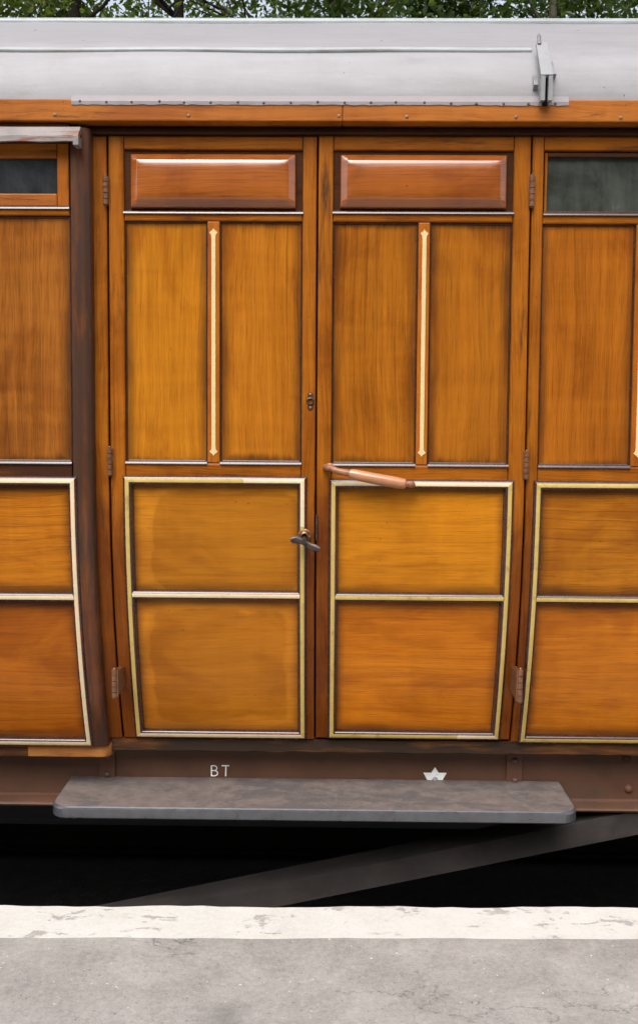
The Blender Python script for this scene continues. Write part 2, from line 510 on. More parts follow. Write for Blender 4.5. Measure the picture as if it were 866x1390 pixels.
def roof_pt(t):                          # t: depth from the camera-side eave, metres across
    u = (t - RA) / RA
    return -.05 + t, RE + RB * math.sqrt(max(0.0, 1 - u * u))


def roof_t(a): return RA * (1 - math.cos(a))


bm = bmesh.new()
angs = [math.pi * i / 90 for i in range(91)]
sec = [(-.05 + roof_t(a), RE + RB * math.sin(a)) for a in angs]
nx = 60
rows = []
for i in range(nx + 1):
    x = XL + (XR - XL) * i / nx
    rows.append([(x, y, z + .0025 * math.sin(x * 5 + z * 9)) for y, z in sec])
grid(bm, rows)
for x in (XL, XR): bm.faces.new([bm.verts.new((x, y, z)) for y, z in sec])
roof = obj('roof', bm, M['roof'], carriage, True)


def roof_hit(px, py):
    d = ray(px, py)
    best = None
    for i in range(2000):
        t = 2.9 + i * .0005
        p = CAM + d * (t / d.y)
        u = (p.y + .05) / RA - 1
        if abs(u) < 1:
            zz = RE + RB * math.sqrt(1 - u * u)
            if p.z <= zz: return Vector((p.x, p.y, p.z))
    return Vector((p.x, p.y, p.z))


def roof_frame(y):
    u = (y + .05 - RA) / RA
    s = math.sqrt(max(1e-6, 1 - u * u))
    tz = -RB / RA * u / s
    tang = Vector((0, 1, tz)).normalized()
    nor = Vector((0, -tang.z, tang.y))
    return Vector((0, y, RE + RB * s)), tang, nor


def roof_strip(name, y, x0, x1, w, h, mats, sag=0.0):
    bm = bmesh.new()
    rows = []
    n = max(2, int((x1 - x0) / .12))
    for i in range(n + 1):
        x = x0 + (x1 - x0) * i / n
        o, tg, nr = roof_frame(y + sag * math.sin(x * 2.1) + .0015 * math.sin(x * 9))
        r = []
        for k in range(9):
            a = math.pi * k / 8
            r.append(o + Vector((x, 0, 0)) + tg * (-math.cos(a) * w / 2) + nr * (math.sin(a) ** .7 * h - .004))
        rows.append(r)
    grid(bm, rows)
    for r in (rows[0], rows[-1]): bm.faces.new([bm.verts.new(p) for p in r])
    return obj(name, bm, mats, roof, True)


p_up = roof_hit(433, 31)
roof_strip('rain_strip', .325, XL, XR, .040, .020, M['rain_strip'])
p2 = roof_hit(433, 68.5)
p3 = roof_hit(722, 66.5)
roof_strip('rain_strip', p2.y, XL, p3.x - .005, .022, .013, M['rain_strip'], .0006)

# nailed strip along the roof's lower edge
fx0, fx1 = wx(97, 137, -.06), wx(772, 140, -.06)
fz0, fz1 = wz(433, 142, -.06), wz(433, 131, -.06)
bm = bmesh.new()
rows = []
n = 90
for i in range(n + 1):
    x = fx0 + (fx1 - fx0) * i / n
    j = random.uniform(-.0018, .0018)
    sl = 0.0
    rows.append([(x, -.055, fz0 - .001 + j), (x, -.0585, fz0 + j), (x, -.0590, fz0 + .010), (x, -.0565, fz0 + .018), (x, -.0535, fz1 + .004), (x, -.02, fz1 + .004)])
grid(bm, rows)
for r in (rows[0], rows[-1]): bm.faces.new([bm.verts.new(p) for p in r])
obj('flashing', bm, M['flashing'], roof)
for px in list(range(107, 770, 36)):
    x, z = W(px + random.uniform(-2, 2), 138.5 + (px - 433) * .004, -.0625)
    bm = bmesh.new(); dome(bm, (x, -.0585, z + random.uniform(-.002, .002)), .0042, .003)
    obj('nail', bm, M['nail'], roof, True)

# bracket standing on the roof near the right hand side
pb = roof_hit(738, 120); pt = roof_hit(733, 74)
bm = bmesh.new()
xa, xb = pb.x, pt.x
o0, tg0, nr0 = roof_frame(pb.y); o1, tg1, nr1 = roof_frame(pt.y)
lower = Vector((xa - .002, pb.y - .050, pb.z + .024)); upper = Vector((xb - .004, pt.y - .030, pt.z + .026))
dirv = (upper - lower).normalized()
side = Vector((1, 0, 0)); side = (side - dirv * side.dot(dirv)).normalized()
nrm = dirv.cross(side).normalized()
if nrm.y > 0: nrm = -nrm


def obox(bm, a, b, side, nrm, w, t, mi=0, w1=None):
    vs = []
    for p, ww in ((a, w), (b, w1 or w)):
        for sx, sn in ((-1, 0), (1, 0), (1, -1), (-1, -1)):
            vs.append(bm.verts.new(p + side * sx * ww / 2 + nrm * sn * t))
    for q in ((0, 1, 2, 3), (7, 6, 5, 4), (0, 4, 5, 1), (1, 5, 6, 2), (2, 6, 7, 3), (3, 7, 4, 0)):
        f = bm.faces.new([vs[i] for i in q]); f.material_index = mi


obox(bm, lower, upper, side, nrm, .037, .010, 0, .033)                               # sloping face plate
obox(bm, lower + Vector((-.0115, .0, -.003)), lower + Vector((-.0115, .004, -.075)), Vector((1, 0, 0)), Vector((0, -1, 0)), .013, .024, 0)   # two cheeks with a slot between
obox(bm, lower + Vector((.0115, .0, -.003)), lower + Vector((.0115, .004, -.075)), Vector((1, 0, 0)), Vector((0, -1, 0)), .013, .024, 0)
obox(bm, lower + Vector((0, .02, -.003)), lower + Vector((0, .02, -.085)), Vector((1, 0, 0)), Vector((0, -1, 0)), .015, .010, 2)
wl0 = o0 + Vector((xa - .024, 0, 0)); wl1 = roof_frame(pt.y + .03)[0] + Vector((xb - .022, 0, 0))
obox(bm, lower + Vector((-.027, .030, -.02)), upper + Vector((-.022, .038, -.040)), Vector((1, 0, 0)), nrm, .012, .03, 1)
obox(bm, lower + Vector((.026, .034, .014)), lower + Vector((.020, .062, .062)), Vector((1, 0, 0)), nrm, .019, .020, 1)
tube(bm, [upper + Vector((-.008, -.004, -.008)), upper + Vector((-.008, .0, .018)), upper + Vector((-.008, .004, .026))], [.0065, .0065, .003], 10, 1)
obox(bm, upper + Vector((.02, .04, -.03)), upper + Vector((.02, .05, .004)), Vector((1, 0, 0)), Vector((0, -1, 0)), .01, .06, 1)
obj('lamp_bracket', bm, [M['bracket'], M['bracket_edge'], M['black']], roof)

# cornice: the teak strip under the roof
cz0, cz1 = wz(433, 164.5, -.055), wz(433, 137.5, -.055)
jx = wx(465, 150, -.055)
bm = bmesh.new()
for a, c in ((XL, jx - .0006), (jx + .0006, XR)):
    box(bm, a, c, -.056, .03, cz0, cz1 + .006, .004)
corn = obj('cornice', bm, M['cornice'], carriage)
for px, py in ((460, 157.5), (552, 158.5), (700, 159), (842, 160), (256, 157), (75, 156)):
    x, z = W(px, py, -.056)
    bm = bmesh.new(); dome(bm, (x, -.0555, z), .0065, .003); obj('screw', bm, M['screw'], corn, True)

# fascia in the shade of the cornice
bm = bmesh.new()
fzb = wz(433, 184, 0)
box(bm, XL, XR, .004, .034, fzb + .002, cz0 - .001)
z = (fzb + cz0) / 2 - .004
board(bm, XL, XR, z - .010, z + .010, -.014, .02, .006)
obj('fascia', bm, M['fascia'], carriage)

PANEL = [(0, .020), (.0005, .013), (.004, .0125)]


def panel(parent, x0, x1, z0, z1, name, base=0.0, axis='Z', light=(.40, .150, .018), dark=(.22, .070, .008), label=None, **kw):
    """thin teak board let into the frame, with the dark quarter bead that holds it"""
    m = teak(name, axis, light, dark, rect=(x0, x1, z0, z1), **kw)
    bm = bmesh.new()
    e = .010
    pillow(bm, x0 - e, x1 + e, z0 - e, z1 + e, [(0, .030), (.0005, .0145), (.003, .0140)], base, 0)
    o = obj('panel', bm, m, parent)
    if label: o['label'] = label
    # holding bead round the rim: hollow frame
    q, w = bmesh.new(), .0055
    for (a, b, c, d) in ((x0, x0 + w, z0, z1), (x1 - w, x1, z0, z1)):
        board(q, a, b, c, d, base + .0095, .006, .0025)
    for (a, b, c, d) in ((x0 + w, x1 - w, z0, z0 + w), (x0 + w, x1 - w, z1 - w, z1)):
        board(q, a, b, c, d, base + .0095, .006, .0025)
    return o, q


def bead_mats(mm):
    return [M['ledge'], M['red'] if mm == 'cream' else M['red_old'], M[mm]]


def frame_bars(parent, xl, xr, zt, zm, zb, base, mats):
    """cream lined rectangle with a bar across: mats = material names for left, right, top, middle, bottom"""
    out = []
    sets = []
    if xl is not None: sets.append(('v', xl, -1, mats[0]))
    if xr is not None: sets.append(('v', xr, 1, mats[1]))
    for _, x, s, mt in sets:
        if isinstance(mt, str): mt = [(mt, zb, zt)]
        for k, (mm, a, c) in enumerate(mt):
            bm = bmesh.new()
            vbar(bm, x, a, c, (-s if a == zb else 0), (s if c == zt else 0), base)
            out.append(obj('lining_bead', bm, bead_mats(mm), parent, True))
    a = xl if xl is not None else -1.75
    c = xr if xr is not None else 2.2
    for z, mt, sg in ((zt, mats[2], 1), (zb, mats[4], -1)):
        if isinstance(mt, str): mt = [(mt, a, c)]
        for mm, q0, q1 in mt:
            bm = bmesh.new()
            hbar(bm, z, q0, q1, (-sg if (xl is not None and q0 == a) else 0), (sg if (xr is not None and q1 == c) else 0), base)
            out.append(obj('lining_bead', bm, bead_mats(mm), parent, True))
    bm = bmesh.new()
    pr = [(w, dy + .0012) for w, dy in BEAD]
    hbar(bm, zm, a + (.0068 if xl is not None else 0), c - (.0068 if xr is not None else 0), 0, 0, base, pr)
    out.append(obj('lining_bead', bm, bead_mats(mats[3]), parent, True))
    return out


def spear(parent, px_top, px_bot, y_top, y_bot, base=0.0):
    """painted stripe with pointed ends, red lined, on the upright between two panels"""
    xt, zt = W(px_top, y_top, base - .001); xb, zb = W(px_bot, y_bot, base - .001)
    x = (xt + xb) / 2

    def outline(w, ext):
        h = .0215
        ww = w * 2.05
        t = [(x, zt + ext * 1.6), (x + w * .45, zt - h * .30), (x + ww, zt - h * .68), (x + w * 1.15, zt - h * 1.05), (x + w, zt - h * 1.5)]
        bt = [(px_, zb + zt - pz) for px_, pz in reversed(t)]
        right = t + bt
        left = [(2 * x - a, c) for a, c in reversed(right)][1:-1]
        return right + left
    bm = bmesh.new()
    prism(bm, outline(.0080, .0008), base - .0006, base + .004, 0)
    prism(bm, outline(.0064, -.001), base - .0016, base + .004, 1)
    return obj('painted_stripe', bm, [M['red'], M['cream_line']], parent)


M['cream_line'] = paint('pale_yellow_line', (.60, .50, .235), .05, 20, .45, .4, (.55, .38, .14), .4, (20, 20, 14), dth=(.6, .72))


def barrel(bm, x, y, z0, z1, r=.0085, n=5, mi=0):
    """hinge knuckles with a pin head at each end"""
    h = (z1 - z0) / n
    for i in range(n):
        a, c = z0 + i * h + .0007, z0 + (i + 1) * h - .0007
        tube(bm, [(x, y, a), (x, y, a + .0006), (x, y, c - .0006), (x, y, c)], [r * .8, r, r, r * .8], 12, mi)
    tube(bm, [(x, y, z0 - .003), (x, y, z1 + .003), (x, y, z1 + .006)], [r * .6, r * .6, r * .3], 10, mi)


def hinges(parent, pxs, side):
    """two flush butts and the lowest one standing off the curved-in side"""
    (p1, a1, b1), (p2, a2, b2), (p3, a3, b3) = pxs
    yb = -.009
    for p, a, b in ((p1, a1, b1), (p2, a2, b2)):
        bm = bmesh.new()
        x, z1 = W(p, a, yb); _, z0 = W(p, b, yb)
        barrel(bm, x, yb, z0, z1)
        box(bm, x - .003 + .006 * side, x + .003 + .006 * side, yb, .01, z0, z1, .001)
        obj('hinge', bm, M['hinge'], parent, True)
    bm = bmesh.new()
    d = ray(p3, a3); t = 3.0 - .009; t /= d.y; pa = CAM + d * t
    d = ray(p3, b3); pbq = CAM + d * ((3.0 - .009) / d.y)
    z1, z0 = pa.z, pbq.z
    x = pa.x
    barrel(bm, x, yb, z0, z1, .0085)
    for k in (-1, 1):
        q = [(yb, z0 + .003), (yb, z1 - .003), (S(z1) + .012, z1 - .014), (S(z0) + .012, z0 + .010)]
        xa = x + side * .004 + k * .0045
        va = [bm.verts.new((xa - .0035, y, z)) for y, z in q]; vb = [bm.verts.new((xa + .0035, y, z)) for y, z in q]
        bm.faces.new(va); bm.faces.new(vb)
        for i in range(4): bm.faces.new((va[i], va[(i + 1) % 4], vb[(i + 1) % 4], vb[i]))
    obj('hinge', bm, M['hinge'], parent)


# ---- pair of doors
def door(side):
    L = side < 0
    o = empty('door', (0, 0, 0), carriage)
    # outer edges and openings measured on the photograph
    if L:
        xo0, xo1 = wx(148.5, 400), wx(429.3, 400)
        xi0, xi1 = wx(168.5, 240), wx(411, 240)
        ytop, yb = 184, 1003
        v0, v1 = 203, 288.5                 # vent opening
        p0, p1 = 300, 628.5                 # upper panels
        xm0, xm1 = wx(281.5, 420), wx(298.5, 420)
        cut = 431
        ymid = 420
        bz = (652.5, 809, 998.5)
        bx = (172.5, 410.5)
    else:
        xo0, xo1 = wx(431.2, 400), wx(717, 400)
        xi0, xi1 = wx(452.5, 240), wx(697, 240)
        ytop, yb = 184, 1003.5
        v0, v1 = 204, 288.8
        p0, p1 = 301.5, 631.5
        xm0, xm1 = wx(566.5, 420), wx(582.5, 420)
        bz = (657.3, 812.5, 1000)
        bx = (452.5, 692)
        ymid = 570
    cxp = 290 if L else 574
    zt, zb = wz(cxp, ytop), wz(cxp, yb)
    zv0, zv1 = wz(cxp, v1), wz(cxp, v0)
    zp0, zp1 = wz(cxp, p1), wz(cxp, p0)
    zl0 = wz(cxp, bz[0] + 1)               # bottom edge of the lock rail
    bxl, bxr = wx(bx[0], 668, -.011), wx(bx[1], 668, -.011)
    bzt, bzm, bzb = (wz(cxp, y, -.011) for y in bz)
    bv = .0055
    bm = bmesh.new()
    # stiles: their full height, then rails between them
    board(bm, xo0, xi0, zb, zt, 0, .034, bv, 0)
    board(bm, xi1, xo1, zb, zt, 0, .034, bv, 0)
    board(bm, xi0, xi1, zv1, zt, .001, .034, bv, 1)          # top rail
    board(bm, xi0, xi1, zp1, zv0, .001, .034, bv, 1)         # rail below the vent
    board(bm, xi0, xi1, bzt, zp0, .001, .034, bv, 1)         # lock rail
    board(bm, xi0, xi1, zb, bzb, .001, .034, .003, 1)        # bottom rail
    board(bm, xi0, xi1, bzm - .006, bzm + .006, .004, .034, .003, 1)
    board(bm, xm0, xm1, zp0, zp1, .0015, .034, .004, 2)      # upright between the upper panels
    fr = obj('frame', bm, [M['stile'], M['rail'], M['muntin']], o)
    q = bmesh.new()
    # ledge beads that catch the sky: below the vent and below the upper panels
    for a, c, zz in ((xi0 - .002, xi1 + .002, zv0), (xi0, xm0 - .001, zp0), (xm1 + .001, xi1, zp0)):
        lq = bmesh.new(); ledge(lq, a, c, zz); obj('ledge', lq, M['ledge'], o, True)
    rims = [q]
    # vent panel: raised and fielded, thick varnish
    bm = bmesh.new()
    e = .002
    vx0, vx1, vz0, vz1 = xi0 + e, xi1 - e, zv0 + .006, zv1 - e
    pillow(bm, vx0 + .0195, vx1 - .0195, vz0 + .008, vz1 - .012, [(0, .011), (.0012, -.002), (.003, -.0045), (.005, -.0060), (.0064, -.0070), (.021, -.0174), (.0225, -.0184), (.0262, -.0200), (.036, -.0217), (.052, -.0228), (.080, -.0234)], 0, 0)
    obj('vent_panel', bm, M['vent'], o, True)
    bm = bmesh.new()
    pillow(bm, vx0 - .012, vx1 + .012, vz0 - .012, vz1 + .012, [(0, .03), (.0005, .0125), (.003, .012)], 0, 0)
    obj('vent_backing', bm, M['vent_recess'], o)
    # panels
    cols = {True: [((.50, .180, .011), (.26, .080, .005)), ((.46, .155, .011), (.23, .068, .005))],
            False: [((.42, .140, .009), (.20, .056, .005)), ((.37, .120, .009), (.165, .046, .005))]}[L]
    for k, (a, c) in enumerate(((xi0, xm0), (xm1, xi1))):
        _, r = panel(o, a, c, zp0 + .004, zp1, 'teak_upper_panel_%d%d' % (L, k), 0, 'Z', *cols[k], seed=11 + 3 * k + (0 if L else 7),
                     edge=.014, stain=.9)
        rims.append(r)
    if L:
        lo = [((.54, .198, .012), (.31, .100, .006), dict(patch=(wx(205, 700), wx(404, 700) + .02, wz(290, 806), wz(290, 668), .10, 1))),
              ((.60, .205, .015), (.36, .108, .007), dict(patch=(wx(206, 880), wx(389, 880), wz(290, 978), wz(290, 829), .035, 1)))]
    else:
        lo = [((.60, .218, .009), (.38, .122, .005), {}), ((.64, .195, .010), (.37, .100, .006), {})]
    for k, (zz0, zz1) in enumerate(((bzm, bzt), (bzb, bzm))):
        l_, d_, kw = lo[k]
        _, r = panel(o, bxl + .012, bxr - .012, zz0 + .011, zz1 - .011, 'teak_lower_panel_%d%d' % (L, k), 0, 'X', l_, d_,
                     seed=31 + 3 * k + (0 if L else 5), edge=.015, stain=.85, figure=.8, **kw)
        rims.append(r)
    me = bmesh.new()
    tmp = []
    for r in rims:
        tm = bpy.data.meshes.new('t'); r.to_mesh(tm); r.free(); me.from_mesh(tm); bpy.data.meshes.remove(tm)
    obj('panel_bead', me, M['quirk'], o)
    if L:
        zc = wz(411, 716, -.011)
        xs = wx(330, 652, -.011)
        frame_bars(o, bxl, bxr, bzt, bzm, bzb, 0, ('gold', [('gold', bzb, zc - .0004), ('cream', zc + .0004, bzt)],
                   [('gold', bxl, xs), ('cream', xs + .0004, bxr)], 'cream', 'cream'))
    else:
        xs = wx(620, 1000, -.011)
        frame_bars(o, bxl, bxr, bzt, bzm, bzb, 0, ('gold', 'gold', 'cream', 'gold', [('gold', bxl, xs), ('cream', xs + .0004, bxr)]))
    if L:
        spear(o, 289.5, 290.5, 309, 619.5, .0015)
        hinges(o, ((143.5, 239, 278), (149.0, 608, 645), (155.5, 909, 947)), 1)
    else:
        spear(o, 575, 573, 310.5, 621, .0015)
        hinges(o, ((722.5, 238, 281), (714.5, 613, 650), (706.0, 909, 953)), -1)
    return o, fr


dl, _ = door(-1)
dr, _ = door(1)

# T handle on the left door
bm = bmesh.new()
x, z = W(413.5, 726, 0)
rows = []
for r_, y_ in ((.021, .004), (.021, -.003), (.018, -.005), (.013, -.005), (.0125, -.012), (.009, -.014), (.0085, -.030)):
    rows.append([(x + r_ * math.cos(2 * math.pi * k / 20), S(z) + y_ - .008, z + r_ * math.sin(2 * math.pi * k / 20)) for k in range(20)])
grid(bm, rows, lambda i: 0, True)
bl, br_ = W(394.5, 731.5, -.05), W(434.5, 744, -.05)
n = 10
pts, rad = [], []
for i in range(n + 1):
    t = i / n
    xx = bl[0] + (br_[0] - bl[0]) * t
    zz = bl[1] + (br_[1] - bl[1]) * t + .0045 * math.sin(t * 2 * math.pi - .4)
    pts.append((xx, -.046 + .004 * math.sin(t * math.pi), zz))
    endf = min(1, .45 + 4 * min(t, 1 - t))
    rad.append((.0062, (.0118 + .0022 * math.cos(2 * math.pi * t)) * endf))
tube(bm, pts, rad, 14, 1)
tube(bm, [(x, -.056, z - .014), (x, -.02, z - .012), (x, .0, z)], [.009, .011, .012], 14, 1)
obj('handle', bm, [M['brass'], M['steel']], dl, True)

# keyhole escutcheon on the left door
bm = bmesh.new()
x, z = W(421.3, 544.5, 0)
for dz in (.0215, -.0215):
    rows = [[(x + r_ * math.cos(2 * math.pi * k / 16), y_, z + dz * .86 + r_ * 1.1 * math.sin(2 * math.pi * k / 16)) for k in range(16)]
            for r_, y_ in ((.0095, .002), (.009, -.0028), (.0055, -.0034))]
    vs = grid(bm, rows, 0, True); bm.faces.new(vs[-1])
    dome(bm, (x, -.0034, z + dz), .0046, .0022, mi=2)
rows = [[(x + r_ * math.cos(2 * math.pi * k / 20), y_, z + r_ * math.sin(2 * math.pi * k / 20)) for k in range(20)]
        for r_, y_ in ((.0135, .002), (.013, -.004), (.0115, -.0075), (.0095, -.0085), (.0082, -.007), (.0078, .004))]
vs = grid(bm, rows, lambda i: 0, True)
f = bm.faces.new([bm.verts.new((x + .0078 * math.cos(2 * math.pi * k / 20), .0035, z + .0078 * math.sin(2 * math.pi * k / 20))) for k in range(20)])
f.material_index = 1
obj('keyhole_plate', bm, [M['steel'], M['black'], M['brass']], dl, True)

# striking plate let into the meeting edge
bm = bmesh.new()
x, z1 = W(430.6, 699, 0); _, z0 = W(430.6, 733, 0)
box(bm, x - .0045, x + .0012, -.0025, .01, z0, z1, .0008)
for q in (.012, -.012): box(bm, x - .0052, x + .0016, -.0035, .004, (z0 + z1) / 2 + q - .004, (z0 + z1) / 2 + q + .004, .0008)
obj('strike_plate', bm, M['steel'], dl)

# long grab handle across the right door
bm = bmesh.new()
P = lambda px, py, y: CAM + ray(px, py) * ((3.0 + y) / ray(px, py).y)
a = [P(442, 634, .0), P(443, 634.5, -.022), P(447, 635.5, -.038), P(460, 640, -.048), P(476, 643, -.050)]
tube(bm, a, [.0105, .0105, (.0105, .0100), (.0105, .0105), (.0110, .0115)], 16, 1)
tube(bm, [P(474, 642.6, -.050), P(479, 643.7, -.050), P(484, 645, -.050), P(515, 651, -.050), P(540, 655.5, -.050), P(549, 656.8, -.050), P(551.5, 657.2, -.050)],
     [.0135, .0165, .0178, .0185, .0185, .0165, .010], 20, 0)
tube(bm, [P(550, 657, -.050), P(557, 657.5, -.049), P(559, 657.5, -.044), P(559, 658, -.018), P(559, 658, .0)], [.0095, .011, .011, .0105, .012], 14, 1)
x, z = W(442, 634, 0); 
rows = [[(x + .014 + r_ * 1.3 * math.cos(2 * math.pi * k / 20), y_, z + r_ * math.sin(2 * math.pi * k / 20)) for k in range(20)] for r_, y_ in ((.0125, .003), (.0125, -.004), (.0105, -.0055))]
vs = grid(bm, rows, 1, True); f = bm.faces.new(vs[-1]); f.material_index = 1
dome(bm, (P(553.5, 657, -.059)[0], -.0585, P(553.5, 657, -.059)[2]), .0035, .002, mi=2)
obj('grab_handle', bm, [M['handle'], M['handle_iron'], M['brass']], dr, True)

# ---- post that the left door hangs on
bm = bmesh.new()
px0, px1 = wx(119, 400), wx(146.3, 400)
board(bm, px0, px1, wz(140, 1002), wz(140, 184), .0015, .034, .004)
obj('door_post', bm, M['stile'], carriage)

# ---- left hand bay, standing 40 mm proud
BO = -.040
bay = empty('body_side', (0, 0, 0), carriage)
XLF = -1.75
cpx = 60
bx = wx(98.5, 668, BO - .011)
bzt, bzm, bzb = wz(cpx, 653, BO - .011), wz(cpx, 811.7, BO - .011), wz(cpx, 1009, BO - .011)
xe = wx(96.5, 450, BO)                   # right edge of the upper panel
xw = wx(95, 240, BO)
xpost = wx(124.5, 450, BO)
zbot = wz(60, 1014.5, BO)
ztop = cz0 - .002
zs1 = wz(cpx, 282, BO); zsp = wz(cpx, 292.5, BO); zpb = wz(cpx, 628, BO)
for nm, (a, z0, z1, b0, bv, mk) in (('rail', (xe, zsp, zs1, .001, .0055, 'rail')), ('waist_rail', (xe, bzt, zpb, .001, .004, 'rail_dark')),
                                     ('rail', (bx, zbot, bzb, .001, .003, 'rail')), ('rail', (bx, bzm - .006, bzm + .006, .004, .003, 'rail')),
                                     ('head_rail', (xe, wz(cpx, 193, BO), ztop, .001, .003, 'rail_dark'))):
    bm = bmesh.new(); board(bm, XLF, a, z0, z1, BO + b0, .04, bv); obj(nm, bm, M[mk], bay)
rims = [bmesh.new()]
for zz in (zs1, zpb):
    lq = bmesh.new(); ledge(lq, XLF, xe, zz, BO); obj('ledge', lq, M['ledge'], bay, True)
_, r = panel(bay, XLF, xe, zpb + .004, zsp, 'teak_bay_upper_panel', BO, 'Z', (.37, .125, .017), (.105, .028, .006), seed=51, edge=.016, stain=1.0, figure=.8)
rims.append(r)
for k, (zz0, zz1, l_, d_) in enumerate(((bzm, bzt, (.49, .160, .008), (.23, .064, .005)), (bzb, bzm, (.46, .130, .009), (.24, .060, .006)))):
    _, r = panel(bay, XLF, bx - .012, zz0 + .011, zz1 - .011, 'teak_bay_lower_panel_%d' % k, BO, 'X', l_, d_, seed=55 + k * 4, edge=.016, stain=1.0)
    rims.append(r)
me = bmesh.new()
for r in rims:
    tm = bpy.data.meshes.new('t'); r.to_mesh(tm); r.free(); me.from_mesh(tm); bpy.data.meshes.remove(tm)
obj('panel_bead', me, M['quirk'], bay)
frame_bars(bay, None, bx, bzt, bzm, bzb, BO, (None, 'cream', 'cream', 'cream', 'cream'))
# window: sash and pane
bm = bmesh.new()
gz0, gz1 = wz(40, 261.5, BO), wz(40, 213, BO)
gx = wx(77, 240, BO)
zw0, zw1 = wz(40, 280, BO), wz(40, 193, BO)
xs = wx(93.5, 240, BO)
board(bm, gx, xs, zw0, zw1, BO + .006, .03, .004, 0)
board(bm, XLF, gx, zw0, gz0, BO + .0065, .03, .005, 1)
board(bm, XLF, gx, gz1, zw1, BO + .0065, .03, .004, 1)
obj('window_sash', bm, [M['muntin'], M['cornice']], bay)
bm = bmesh.new()
box(bm, XLF, gx + .01, BO + .022, BO + .028, gz0 - .01, gz1 + .01)
obj('window_pane', bm, M['glass_dark'], bay)
# black gap round the sash
bm = bmesh.new()
box(bm, XLF, xe + .02, BO + .032, BO + .038, zw0 - .02, zw1 + .02)
obj('window_recess', bm, M['black'], bay)
# weather hood over the window: sloping board with a turned-down end piece
bm = bmesh.new()
hx1, hxe = wx(93, 185, BO - .05), wx(106.5, 185, BO - .055)
hz1, hzb, hzf = wz(50, 173, BO), wz(50, 184, BO - .045), wz(50, 191.5, BO - .045)
rows = []
n = 24
for i in range(n + 1):
    x = XLF + (hxe - .004 - XLF) * i / n
    j = .0012 * math.sin(i * 1.7)
    rows.append([(x, BO + .004, hz1), (x, BO - .010, hz1 - .001), (x, BO - .043, hzb + .002 + j), (x, BO - .046, hzb + j), (x, BO - .046, hzf + j), (x, BO - .034, hzf + j), (x, BO - .028, hzb - .003), (x, BO + .004, hz1 - .016)])
grid(bm, rows, 0, True)
bm.faces.new([bm.verts.new(p) for p in rows[-1]])
box(bm, wx(99.5, 185, BO - .05), hxe, BO - .052, BO - .012, wz(100, 197, BO - .05), hzb - .001, .002)
obj('window_hood', bm, M['hood'], bay)

# corner post of the bay, its outer edge rounded
bm = bmesh.new()
rad = .026
sec = [(xe, BO + .03), (xe, BO + .009), (xe + .0055, BO - .002), (xe + .030, BO - .003), (xe + .034, BO - .0005)]
for k in range(9):
    a = math.pi / 2 * k / 8
    sec.append((xpost - rad + rad * math.sin(a), BO - .001 + rad - rad * math.cos(a)))
sec.append((xpost, .03))
zz = [zbot + .006 + (1.30 - zbot) * i / 26 for i in range(27)] + [wz(110, 173, BO)]
rows = []
for z in zz:
    # below the waist the lining bead covers the inner edge
    rows.append([(x, y + S(z), z) for x, y in sec])
grid(bm, rows)
bm.faces.new([bm.verts.new(p) for p in rows[0]]); bm.faces.new([bm.verts.new(p) for p in rows[-1]])
obj('corner_post', bm, M['post'], bay, True)

# bottom rail of the bay: pale new length and an old dark one, its corner rounded
bm = bmesh.new()
zr1, zr0 = wz(60, 1014, BO), wz(60, 1026.5, BO)
xj = wx(37.5, 1020, BO - .008)
box(bm, XLF, xj - .0005, S(zr0) + BO - .004, .30, zr0, zr1, .004, 1)
sec = [(xj + .0005, .30), (xj + .0005, S(zr0) + BO - .008)]
rad = .034
yf = S(zr0) + BO - .008
for k in range(9):
    a = math.pi / 2 * k / 8
    sec.append((xpost + .004 - rad + rad * math.sin(a), yf + rad - rad * math.cos(a)))
sec.append((xpost + .004, .30))
rows = [[(x, y + (.003 if k in (0, 3) and 0 < i < len(sec) - 1 else 0), z) for i, (x, y) in enumerate(sec)] for k, z in enumerate((zr0, zr0 + .003, zr1 + .004, zr1 + .007))]
grid(bm, rows, 0, True)
bm.faces.new([bm.verts.new(p) for p in rows[0]]); bm.faces.new([bm.verts.new(p) for p in rows[-1]])
obj('bottom_rail', bm, [M['bare'], M['sill']], bay, True)

# ---- right hand body side
rs = empty('body_side', (0, 0, 0), carriage)
XRF = 2.2
cpx = 800
xo = wx(719, 400)
xi = wx(738, 230)
xm0 = wx(860, 450); 
zt = wz(cpx, 184.5)
bx = wx(730.5, 668, -.011)
bzt, bzm, bzb = wz(cpx, 659.5, -.011), wz(cpx, 815, -.011), wz(cpx, 1006, -.011)
zv0, zv1 = wz(cpx, 291, 0), wz(cpx, 204, 0)
zp0, zp1 = wz(cpx, 633.5), wz(cpx, 304)
zb = wz(cpx, 1009)
bm = bmesh.new()
board(bm, xo, xi, zb, zt, 0, .034, .0055, 0)
board(bm, xi, XRF, zv1, zt, .001, .034, .005, 1)
board(bm, xi, XRF, zp1, zv0, .001, .034, .0055, 1)
board(bm, xi, XRF, bzt, zp0, .001, .034, .005, 1)
board(bm, xi, XRF, zb, bzb, .001, .034, .003, 1)
board(bm, xi, XRF, bzm - .006, bzm + .006, .004, .034, .003, 1)
board(bm, xm0, xm0 + .05, zp0, zp1, .0015, .034, .004, 2)
obj('frame', bm, [M['stile'], M['rail'], M['muntin']], rs)
rims = [bmesh.new()]
for a, c, zz in ((xi, XRF, zv0), (xi, xm0 - .001, zp0)):
    lq = bmesh.new(); ledge(lq, a, c, zz); obj('ledge', lq, M['ledge'], rs, True)
_, r = panel(rs, xi, xm0, zp0 + .004, zp1, 'teak_side_upper_panel', 0, 'Z', (.40, .122, .010), (.185, .050, .005), seed=71, edge=.013, stain=.8)
rims.append(r)
_, r = panel(rs, xm0 + .05, XRF, zp0 + .004, zp1, 'teak_side_upper_panel_far', 0, 'Z', (.40, .122, .010), (.185, .050, .005), seed=73, edge=.013, stain=.8)
rims.append(r)
